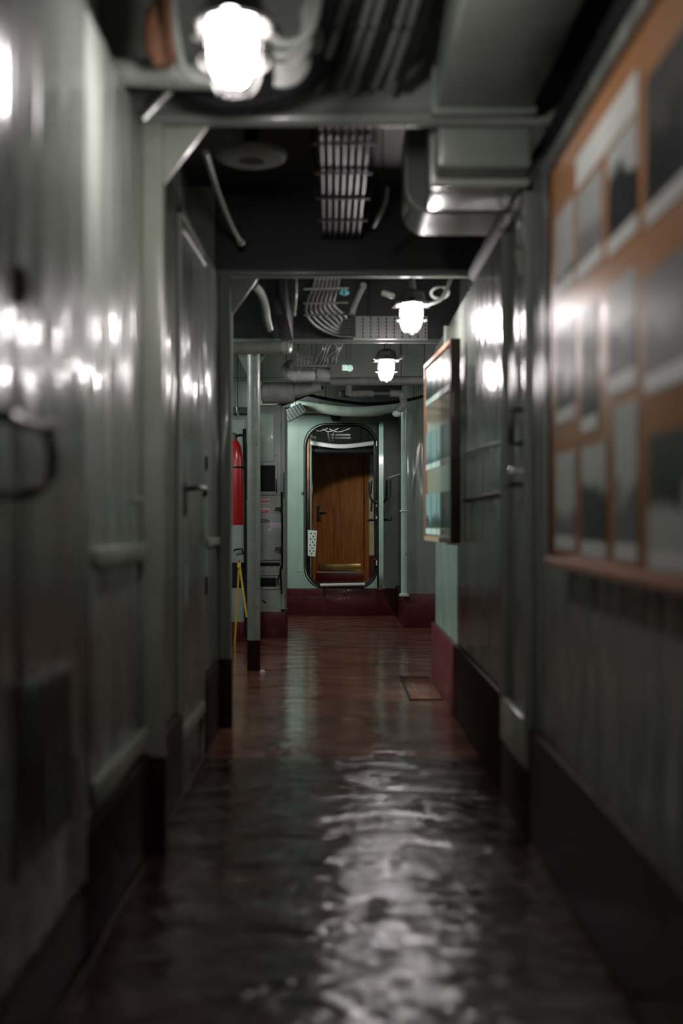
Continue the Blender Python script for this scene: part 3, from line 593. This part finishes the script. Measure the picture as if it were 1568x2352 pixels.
obj('dog_handle', MB().tube([P(853, 1104, 11.6), P(851, 1136, 11.6)], .010, 8), 'blackm', t)
obj('dog_handle', MB().tube([P(852, 1175, 11.5), P(854, 1150, 11.5)], .010, 8), 'blackm', t)
obj('dog_handle', MB().tube([P(843, 1195, 11.4), P(868, 1194, 11.4)], .012, 8), 'blackm', t)
obj('dog_handle', MB().tube([P(888, 1103, 11.5), P(887, 1145, 11.5), P(880, 1152, 11.5)], .010, 8), 'blackm', t)
obj('dog_handle', MB().tube([P(895.5, 1102, 11.4), P(895, 1138, 11.4), P(884, 1151, 11.4), P(878, 1155, 11.4)], .010, 8, smooth=2), 'blackm', t)
obj('dog_handle', MB().tube([P(878, 1194, 11.4), P(897, 1194, 11.4), P(898.5, 1186, 11.4)], .013, 8), 'blackm', t)
for py in (1020, 1158, 1192, 1293):
    obj('hinge_bracket', MB().box(hx(863), hx(869), 11.42, 11.50, hz(py+6, 11.5), hz(py-6, 11.5), .004), 'white', t)
# sill guard, perforated plate, bolt
a = P(735, 1344, 12.0); b = P(838, 1342, 12.0)
t = thing('sill_guard', a, 'white rounded guard lying on the sill of the bulkhead opening', 'guard')
obj('sleeve', MB().tube([a, b], .017, 14), 'white', t)
obj('bracket', MB().box(a.x+.03, a.x+.05, 12.0, 12.15, .30, .318), 'blackm', t); obj('bracket', MB().box(b.x-.05, b.x-.03, 12.0, 12.15, .30, .318), 'blackm', t)
a = P(707, 1278, 12.02); b = P(728, 1218, 12.02)
t = thing('perforated_plate', a, 'white perforated plate on the left edge of the bulkhead opening', 'plate')
pl = [P(706.5, 1217, 12.02), P(728, 1219, 12.02), P(724, 1278.5, 12.02), P(706.5, 1276.5, 12.02)]
obj('plate', MB().prism(pl, (0, .006, 0)), 'white', t)
obj('bracket', MB().box(-.318, -.285, 12.03, 12.155, .70, .72), 'blackm', t)
hl = MB()
for px, py in ((714, 1225), (723.5, 1225.5), (719, 1232), (713, 1238), (722.5, 1238.5), (717.5, 1245), (712, 1251.5), (721.5, 1252), (716.5, 1258.5), (711, 1265), (720.5, 1265.5), (715.5, 1271.5)):
    hl.lathe(P(px, py, 12.019), [(.0065, 0), (.0065, .003)], 10, axis=(0, -1, 0))
obj('hole', hl, 'black', t)
tag(obj('bulkhead_bolt', MB().lathe(P(695, 1133, YB), [(.018, 0), (.018, .01), (.008, .022)], 10, axis=(0, -1, 0)), 'steel'), 'small bolt on the mint bulkhead left of the opening', 'bolt')

# lobby things behind the opening
tag(obj('rusty_pipe', MB().tube([P(708, 1398, 13.0), P(708, 1197, 13.0), P(708, 871, 13.0)], .020, 10), 'rust'), 'rust coloured vertical pipe just inside the opening at the left', 'pipe')
tag(obj('pale_pipe', MB().tube([P(713.5, 1389, 13.6), P(713.5, 886, 13.6)], .012, 10), 'mintpale'), 'thin pale vertical pipe inside the opening beside the rusty one', 'pipe')
tag(obj('white_pipe', MB().tube([P(690, 1012, 13.2), P(735, 1020, 13.2), P(790, 1025, 13.2), P(870, 1016, 13.2)], .027, 14, smooth=5), 'white'), 'white pipe crossing high inside the bulkhead opening', 'pipe')
tag(obj('dark_trunking', MB().tube([P(712, 1034, 13.8), P(780, 1036, 13.8), P(880, 1034, 13.8)], .05, 14, smooth=3), 'cabled'), 'dark rounded trunking above the wooden door', 'trunking')
t = thing('cable_rack', P(760, 1005, 13.6), 'pale slatted cable rack high inside the opening', 'rack')
mb = MB()
for py in (999, 1006): mb.box(P(757, 0, 13.6).x, P(805, 0, 13.6).x, 13.58, 13.64, P(0, py+2, 13.6).z, P(0, py-2, 13.6).z)
obj('slat', mb, 'white', t)
obj('bracket', MB().tube([P(753, 993, 13.55), P(757, 1014, 13.55)], .01, 6).tube([P(766, 993, 13.55), P(764, 1014, 13.55)], .008, 6), 'white', t)
for i in range(3):
    tag(obj('hanging_wire', MB().tube([P(724+i*16, 985, 13.3), P(733+i*22, 990+i, 13.3), P(752+i*26, 984, 13.3)], .006, 6, smooth=6), 'white'), '%s pale wire looping at the top inside the opening' % ['left', 'middle', 'right'][i], 'wire', 'wires looping inside the opening')
for i, (a_, b_) in enumerate((((712, 995), (720, 1012)), ((722, 1003), (729, 1018)))):
    tag(obj('small_fitting', MB().tube([P(*a_, 13.4), P(*b_, 13.4)], .02, 10), 'trimp'), ['upper left', 'lower left'][i]+' pale fitting inside the rounded opening', 'fitting')
tag(obj('lobby_lamp', MB().tube([P(797, 1040, 14.2), P(828, 1038, 14.2)], .012, 10), mat('lobby_tube', (.9, .85, .8), .3, emis=(1, .85, .7), estr=4.0)), 'thin glowing tube above the wooden door', 'lamp')

# ------------------------------------------------------------------ electrical cabinet, left
YC = 9.75
def cb(x0, x1, y0, y1, Ya, Yb, bev=.004): return MB().box(P(x0, 0, YC).x, P(x1, 0, YC).x, Ya, Yb, P(0, y1, YC).z, P(0, y0, YC).z, bev)
t = thing('electrical_cabinet', P(615, 1465, YC), 'tall grey electrical cabinet with 220v lettering behind the round post', 'cabinet')
obj('body', cb(576, 645, 930, 1428, YC, YC+.45), 'cabinet', t)
obj('side_channel', cb(645, 654, 935, 1400, YC+.01, YC+.4), 'cabinet', t)
obj('plinth', cb(576, 656, 1405, 1466, YC-.012, YC+.45), 'red', t, 'dark red painted plinth')
obj('upper_panel', cb(596, 629, 950, 1060, YC-.014, YC), 'mint', t, 'greenish upper panel')
wnd = obj('window_frame', cb(596, 637, 1062, 1137, YC-.014, YC), 'cabinet', t)
obj('window_pane', cb(598, 632, 1069, 1129, YC-.018, YC-.013, .001), 'black', wnd)
obj('window_pane', cb(633.5, 637, 1100, 1132, YC-.022, YC-.013, .001), 'blackm', wnd)
dr = obj('cabinet_door', cb(596, 645, 1140, 1286, YC-.02, YC), 'cabinet', t)
for py in (1170, 1262):
    obj('door_latch', MB().tube([P(648, py-3, YC-.05), P(634, py-4, YC-.055), P(631, py+1, YC-.055), P(646, py+2, YC-.05)], .006, 8).tube([P(646, py-6, YC-.04), P(647, py+8, YC-.04)], .010, 8), 'blackm', dr)
obj('vent_slot', cb(597, 642, 1292, 1300, YC-.004, YC+.001, .001), 'black', t)
obj('lower_window', cb(597, 634, 1327, 1347, YC-.006, YC+.001, .001), 'black', t)
obj('window_lip', cb(597, 638, 1319, 1321, YC-.012, YC+.001, .001), 'cabinet', t)
obj('window_lip', cb(597, 640, 1349, 1353, YC-.012, YC+.001, .001), 'cabinet', t)
obj('edge_cable', MB().tube([P(647, 1130, YC-.03), P(648, 1200, YC-.03), P(648, 1300, YC-.03), P(644, 1310, YC-.03), P(647, 1365, YC-.03)], .008, 8, smooth=4), 'black', t)
obj('edge_cable', MB().tube([P(645, 1300, YC-.03), P(643, 1318, YC-.035), P(638, 1330, YC-.035), P(639, 1345, YC-.03)], .006, 8, smooth=4), 'black', t)
obj('side_bar', cb(651, 653, 1085, 1145, YC-.02, YC), 'blackm', t)
lb = obj('pink_label', cb(597, 619, 1145, 1158, YC-.024, YC-.019, .0005), 'pink', dr)
mb = MB()
for k in range(5): mb.box(P(600+k*3.6, 0, YC).x, P(602.4+k*3.6, 0, YC).x, YC-.0255, YC-.0235, P(0, 1153.5, YC).z, P(0, 1150, YC).z)
obj('lettering', mb, 'redink', lb)
lb = obj('pink_label', cb(597, 619, 1167, 1181, YC-.024, YC-.019, .0005), 'pink', dr)
text('lettering', '220B', .034, (P(599, 0, YC).x, YC-.0255, P(0, 1178, YC).z), 'redink', t)
text('lettering', '220v', .041, (P(598.5, 0, YC).x, YC-.022, P(0, 1200, YC).z), 'ink', t)
obj('tape_strip', cb(620, 646, 1201, 1214, YC-.024, YC-.019, .0005), 'lilac', dr, 'pale lilac tape strip')
obj('tape_strip', MB().prism([P(614, 1214, YC-.021), P(628, 1213, YC-.021), P(618, 1222, YC-.021)], (0, .002, 0)), 'lilac', dr)
obj('chipped_mark', MB().prism([P(600, 1377, YC-.002), P(605, 1379, YC-.002), P(612, 1384, YC-.002), P(608, 1386, YC-.002), P(603, 1382, YC-.002)], (0, .003, 0)), 'black', t)
# cabinet left of the post
t = thing('steel_locker', P(545, 1478, 9.3), 'grey steel locker standing behind the fire extinguisher', 'locker')
YK = 9.45
def kb(x0, x1, y0, y1, Ya, Yb, bev=.004): return MB().box(P(x0, 0, YK).x, P(x1, 0, YK).x, Ya, Yb, P(0, y1, YK).z, P(0, y0, YK).z, bev)
obj('body', kb(440, 566, 960, 1432, YK, YK+.5), 'cabinet', t)
obj('plinth', kb(440, 567, 1428, 1472, YK-.012, YK+.5), 'red', t)
obj('upper_panel', kb(500, 562, 965, 1180, YK-.012, YK), 'mint', t)
obj('door_latch', MB().tube([P(537, 1266, YK-.05), P(540, 1262, YK-.055), P(556, 1261, YK-.055), P(558, 1270, YK-.03)], .008, 8), 'blackm', t)
obj('vent_slot', kb(532, 560, 1292, 1350, YK-.004, YK+.001, .001), 'black', t)
obj('edge_cable', MB().tube([P(561, 985, YK-.03), P(561, 1060, YK-.03), P(563, 1200, YK-.03), P(564, 1460, YK-.03)], .013, 8), 'black', t)
obj('paper_label', kb(549, 562, 1032, 1047, YK-.016, YK-.011, .0005), 'paper', t)
# fire extinguisher
YE = 8.95; c = P(543, 1206, YE); X = P(545, 0, YE).x-.03
t = thing('fire_extinguisher', (X, YE, c.z), 'tall red fire extinguisher hanging left of the round post', 'extinguisher')
ht = P(0, 1012, YE).z-c.z
obj('cylinder', MB().lathe((X, YE, c.z), [(.078, 0), (.082, .012), (.082, ht*.55), (.074, ht*.8), (.060, ht*.93), (.035, ht)], 28), 'fire', t)
obj('strap', MB().torus((X, YE, c.z+ht*.68), .080, .008), 'black', t)
obj('valve', MB().lathe((X, YE, c.z+ht), [(.03, 0), (.028, .05), (.015, .06)], 16).tube([(X, YE-.01, c.z+ht+.05), (X-.06, YE-.05, c.z+ht+.09)], .009, 8), 'blackm', t)
obj('discharge_hose', MB().tube([(X+.02, YE, c.z+ht+.04), (X+.085, YE-.03, c.z+ht+.02), (X+.11, YE-.03, c.z+ht*.7), (X+.105, YE-.02, c.z+ht*.3)], .011, 8, smooth=5), 'black', t)
obj('wall_bracket', MB().box(X-.02, X+.02, YE+.07, YK, c.z+ht*.6, c.z+ht*.66), 'blackm', t)
# yellow strap loop
Yy = 9.1
mb = MB()
def ribbon(mb, p, q, wd): 
    d = Vector((wd, 0, 0)); mb.prism([p-d, p+d, q+d, q-d], (0, .004, 0))
ribbon(mb, P(549, 1294, Yy), P(539, 1478, 9.28), .008); ribbon(mb, P(549.5, 1294, Yy), P(566.5, 1418, Yy), .008); mb.box(P(545, 0, Yy).x, P(553, 0, Yy).x, Yy-.004, Yy+.008, P(0, 1304, Yy).z, P(0, 1292, Yy).z)
t = thing('yellow_strap', P(549, 1294, Yy), 'yellow strap hanging in a narrow upside-down V left of the round post', 'strap')
obj('webbing', mb, 'yellow', t)
obj('hook', MB().tube([P(549, 1293, Yy), P(549, 1290, Yy+.1), P(549, 1288, YK)], .007, 8), 'blackm', t)
tag(obj('white_tag', MB().prism([P(541, 935, 8.9), P(544, 933, 8.9), P(548, 955, 8.9), P(545.5, 957, 8.9)], (0, .006, 0)), 'white'), 'thin white slanting tag above the fire extinguisher', 'tag')

# ------------------------------------------------------------------ display boards
def photo_mat(seed, lo, hi, dark, light, split, flip=False):
    m = bpy.data.materials.new('photo_print_%d' % seed); m.use_nodes = True; nt = m.node_tree; N = nt.nodes; L = nt.links; b = N['Principled BSDF']
    b.inputs['Roughness'].default_value = .30; b.inputs['Specular IOR Level'].default_value = .35; b.inputs['Coat Weight'].default_value = .15; b.inputs['Coat Roughness'].default_value = .15
    tc = N.new('ShaderNodeTexCoord'); mp = N.new('ShaderNodeMapping'); mp.inputs['Location'].default_value = (seed*3.7, seed*1.3, seed*2.1); mp.inputs['Scale'].default_value = (9, 9, 9); L.new(tc.outputs['Object'], mp.inputs['Vector'])
    n = N.new('ShaderNodeTexNoise'); n.inputs['Scale'].default_value = 1; n.inputs['Detail'].default_value = 3; L.new(mp.outputs['Vector'], n.inputs['Vector'])
    sep = N.new('ShaderNodeSeparateXYZ'); L.new(tc.outputs['Object'], sep.inputs['Vector'])
    mr = N.new('ShaderNodeMapRange'); mr.inputs['From Min'].default_value = lo; mr.inputs['From Max'].default_value = hi
    L.new(sep.outputs['Z'], mr.inputs['Value'])
    if flip: mr.inputs['To Min'].default_value = 1; mr.inputs['To Max'].default_value = 0
    a0 = N.new('ShaderNodeMath'); a0.operation = 'MULTIPLY_ADD'; L.new(n.outputs['Fac'], a0.inputs[0]); a0.inputs[1].default_value = 1.0; L.new(mr.outputs['Result'], a0.inputs[2])
    ad = N.new('ShaderNodeMath'); ad.operation = 'MULTIPLY'; L.new(a0.outputs[0], ad.inputs[0]); ad.inputs[1].default_value = .5
    r = N.new('ShaderNodeValToRGB'); e = r.color_ramp.elements; e[0].position = (split+.42)*.5; e[0].color = (*dark, 1); e[1].position = (split+.58)*.5; e[1].color = (*light, 1)
    L.new(ad.outputs[0], r.inputs['Fac']); L.new(r.outputs['Color'], b.inputs['Base Color']); return m
# large board on the right wall
XB = .58
t = thing('display_board', (XB, 2.0, .90), 'large orange-brown display board of photographs on the near right wall', 'board')
yn, yf = 1.10, P(1266, 0, 1).x and (XB*F/(1266-VX))
obj('backing', MB().box(XB, XB+.03, yn, yf, .905, 1.935, .003), 'board', t)
obj('bottom_frame', MB().box(XB-.02, XB+.03, yn, yf, .880, .905, .005), 'ledge', t, 'pinkish wooden bottom edge')
obj('top_frame', MB().box(XB-.01, XB+.035, yn, yf+.01, 1.935, 1.95, .004), 'frame', t)
obj('end_frame', MB().box(XB-.008, XB+.035, yf, yf+.014, .885, 1.95, .003), 'frame', t)
def Yx(px): return (XB-.003)*F/(px-VX)
G = (.42, .44, .41); D = (.010, .010, .012); Mid = (.12, .125, .12)
photos = [ # px0, px1, z0, z1, dark, light, split, flip
 (1275, 1316, 1.577, 1.79, Mid, G, .12, False), (1325, 1382, 1.57, 1.775, (.2,.2,.19), (.33,.35,.33), .3, False), (1395, 1463, 1.557, 1.78, D, G, .62, False),
 (1482, 1640, 1.545, 1.82, D, (.06,.062,.06), .5, False), (1278, 1319, 1.25, 1.50, D, G, .30, False), (1335, 1371, 1.205, 1.49, D, (.25,.26,.27), .68, False),
 (1395, 1460, 1.264, 1.492, D, G, .45, False), (1480, 1640, 1.235, 1.455, D, (.22,.22,.22), .5, False), (1275, 1319, .928, 1.173, Mid, G, .25, False),
 (1335, 1391, .920, 1.17, D, G, .5, False), (1411, 1463, .921, 1.235, Mid, G, .3, False), (1488, 1640, .912, 1.157, D, G, .55, True)]
for i, (a, b, z0, z1, dk, lt, spl, fl) in enumerate(photos):
    ya, yb_ = Yx(b), Yx(a); cap = .035
    ph = obj('photograph', MB().box(XB-.003, XB, ya, yb_, z0+cap, z1), photo_mat(i+1, z0+cap, z1, dk, lt, spl, fl), t)
    obj('caption', MB().box(XB-.0035, XB, ya, yb_, z0, z0+cap), 'paper', ph)
obj('title_strip', MB().box(XB-.0035, XB, Yx(1463), Yx(1323), 1.79, 1.868), 'paper', t)
# small board near the passage
t = thing('display_board', (.55, 6.0, .905), 'narrow framed display board of photographs further along the right wall', 'board')
n0 = Vector((.560, 5.54, 0)); n1 = Vector((.507, 6.46, 0)); dv = (n1-n0).normalized(); nv = Vector((-dv.y, dv.x, 0))  # nv faces the corridor
def slab(u0, u1, z0, z1, d0, d1):
    L_ = (n1-n0).length; a = n0+dv*(u0*L_); b = n0+dv*(u1*L_)
    return [a+nv*d0+Vector((0,0,z0)), b+nv*d0+Vector((0,0,z0)), b+nv*d1+Vector((0,0,z0)), a+nv*d1+Vector((0,0,z0))], Vector((0,0,z1-z0))
def sl2(*a): p, d = slab(*a); return MB().prism(p, d)
obj('backing', sl2(0, 1, .905, 1.875, -.02, -.004), mat('tan_board', (.24, .125, .065), .12, coat=.8, var=.1), t)
for nm, a in (('bottom_frame', (0, 1, .892, .915, -.025, .004)), ('top_frame', (0, 1, 1.866, 1.886, -.025, .004)), ('far_frame', (.985, 1.0, .892, 1.886, -.025, .004))): obj(nm, sl2(*a), 'ledge', t)
obj('near_frame', sl2(-.03, .01, .892, 1.886, -.045, .003), 'frame', t, 'dark brown near edge')
for r_, (z0, z1) in enumerate(((1.645, 1.85), (1.285, 1.495), (.930, 1.15))):
    for k in range(4):
        u0 = .05+k*.232; u1 = u0+.205
        ph = obj('photograph', sl2(u0, u1, z0+.035, z1, -.004, -.001), photo_mat(20+r_*4+k, z0, z1, ((.02, .03, .03), (.06, .10, .10), (.03, .045, .045))[r_], ((.10, .11, .11), (.20, .27, .26), (.24, .31, .31))[r_], (.55, .3, .4)[r_]), t)
        obj('caption', sl2(u0, u1, z0, z0+.03, -.004, -.0005), 'paper', ph)

# right wall cable and conduit
o = MB().tube([(.62, 4.2, 1.292), (.62, 4.8, 1.312), (.62, 5.5, 1.325)], .006, 8, smooth=4); o.sphere((.617, 5.15, 1.318), .010)
tag(obj('wall_cable', o, 'trimp'), 'thin pale cable sloping along the right wall between door and narrow board', 'cable')
tag(obj('dark_conduit', MB().tube([(.622, 4.2, 1.105), (.622, 5.5, 1.10)], .010, 8), 'cabled'), 'thin dark conduit along the right wall just below the pale cable', 'conduit')
tag(obj('corner_rail', MB().tube([(.622, 6.42, 1.88), (.622, 6.42, 2.10)], .012, 10), 'trimp'), 'thin pale vertical rail on the right wall behind the narrow display board', 'rail')
# floor details
tag(obj('floor_edge_bead', MB().tube([(-.552+.004*math.sin(k*2.3), -1+k*.21, .006) for k in range(31)], .006, 8), 'kick'), 'glossy raised bead along the floor at the foot of the left wall', 'bead')
t = thing('floor_hatch', (.52, 6.8, 0), 'low square inspection plate in the floor by the right wall end', 'hatch')
obj('plate', MB().box(.42, .60, 6.35, 7.3, -.01, .006, .003), 'floorp', t)
obj('edge_strip', MB().box(.41, .42, 6.35, 7.3, -.01, .009).box(.41, .60, 6.34, 6.35, -.01, .009), 'dark', t)
tag(obj('floor_highlight', MB().lathe((P(603, 0, Y3).x+.005, 7.52, 0), [(.018, 0), (.018, .01), (.008, .018)], 12), 'ivory'), 'small white disc standing in for a floor highlight right of the round post foot', 'cap')  # white disc modelled in place of a highlight on the floor

# ------------------------------------------------------------------ hangers that carry the pipes from the deck above
HANG = {'handrail_pipe': 1, 'loose_cable': 1, 'perforated_screen': 2, 'dark_duct': 0, 'thin_drop_pipe': 1, 'wire_rack': 2, 'green_disc': 1, 'lamp_bracket': 1, 'flanged_pipe': 2, 'flanged_pipe.001': 2,
        'curved_hose': 1, 'hanging_wire': 1, 'hanging_wire.001': 1, 'hanging_wire.002': 1, 'lagged_pipe': 2, 'lagged_pipe.001': 2, 'hanging_box': 1, 'cable_rack': 2, 'lagged_cylinder': 2, 'small_fitting': 1,
        'small_fitting.001': 1, 'white_pipe.001': 2, 'lobby_lamp': 1, 'dark_trunking': 2, 'mint_pipe': 2, 'grey_pipe': 1, 'green_valve': 1, 'ceiling_ring': 1, 'curved_strap': 1, 'teal_tag': 1, 'ceiling_clip': 1,
        'sagging_cable': 2, 'black_hose': 1, 'rack_rung': 1, 'rack_rung.001': 1, 'rack_rung.002': 1, 'brown_fitting': 1, 'beam_clip': 1, 'cable_clamp': 2, 'duct_box': 0, 'white_tag': 1, 'wall_bolt': 1}
bpy.context.view_layer.update()
for nm, cnt_ in HANG.items():
    o = bpy.data.objects.get(nm)
    if o is None or not cnt_: continue
    pts = []
    for q in ([o] if o.type == 'MESH' else [c for c in o.children if c.type == 'MESH']): pts += [q.matrix_world @ v.co for v in q.data.vertices]
    xs_ = sorted(pts, key=lambda p: p.x); n = len(xs_)
    ids = [xs_[n//2]] if cnt_ == 1 else [xs_[n//5], xs_[4*n//5]]
    for k_, p in enumerate(ids):
        h = obj('hanger', MB().tube([(p.x, p.y, p.z-.002), (p.x, p.y, 2.62)], .003, 6), 'cabled')
        h.parent = o; h.matrix_parent_inverse = o.matrix_world.inverted()
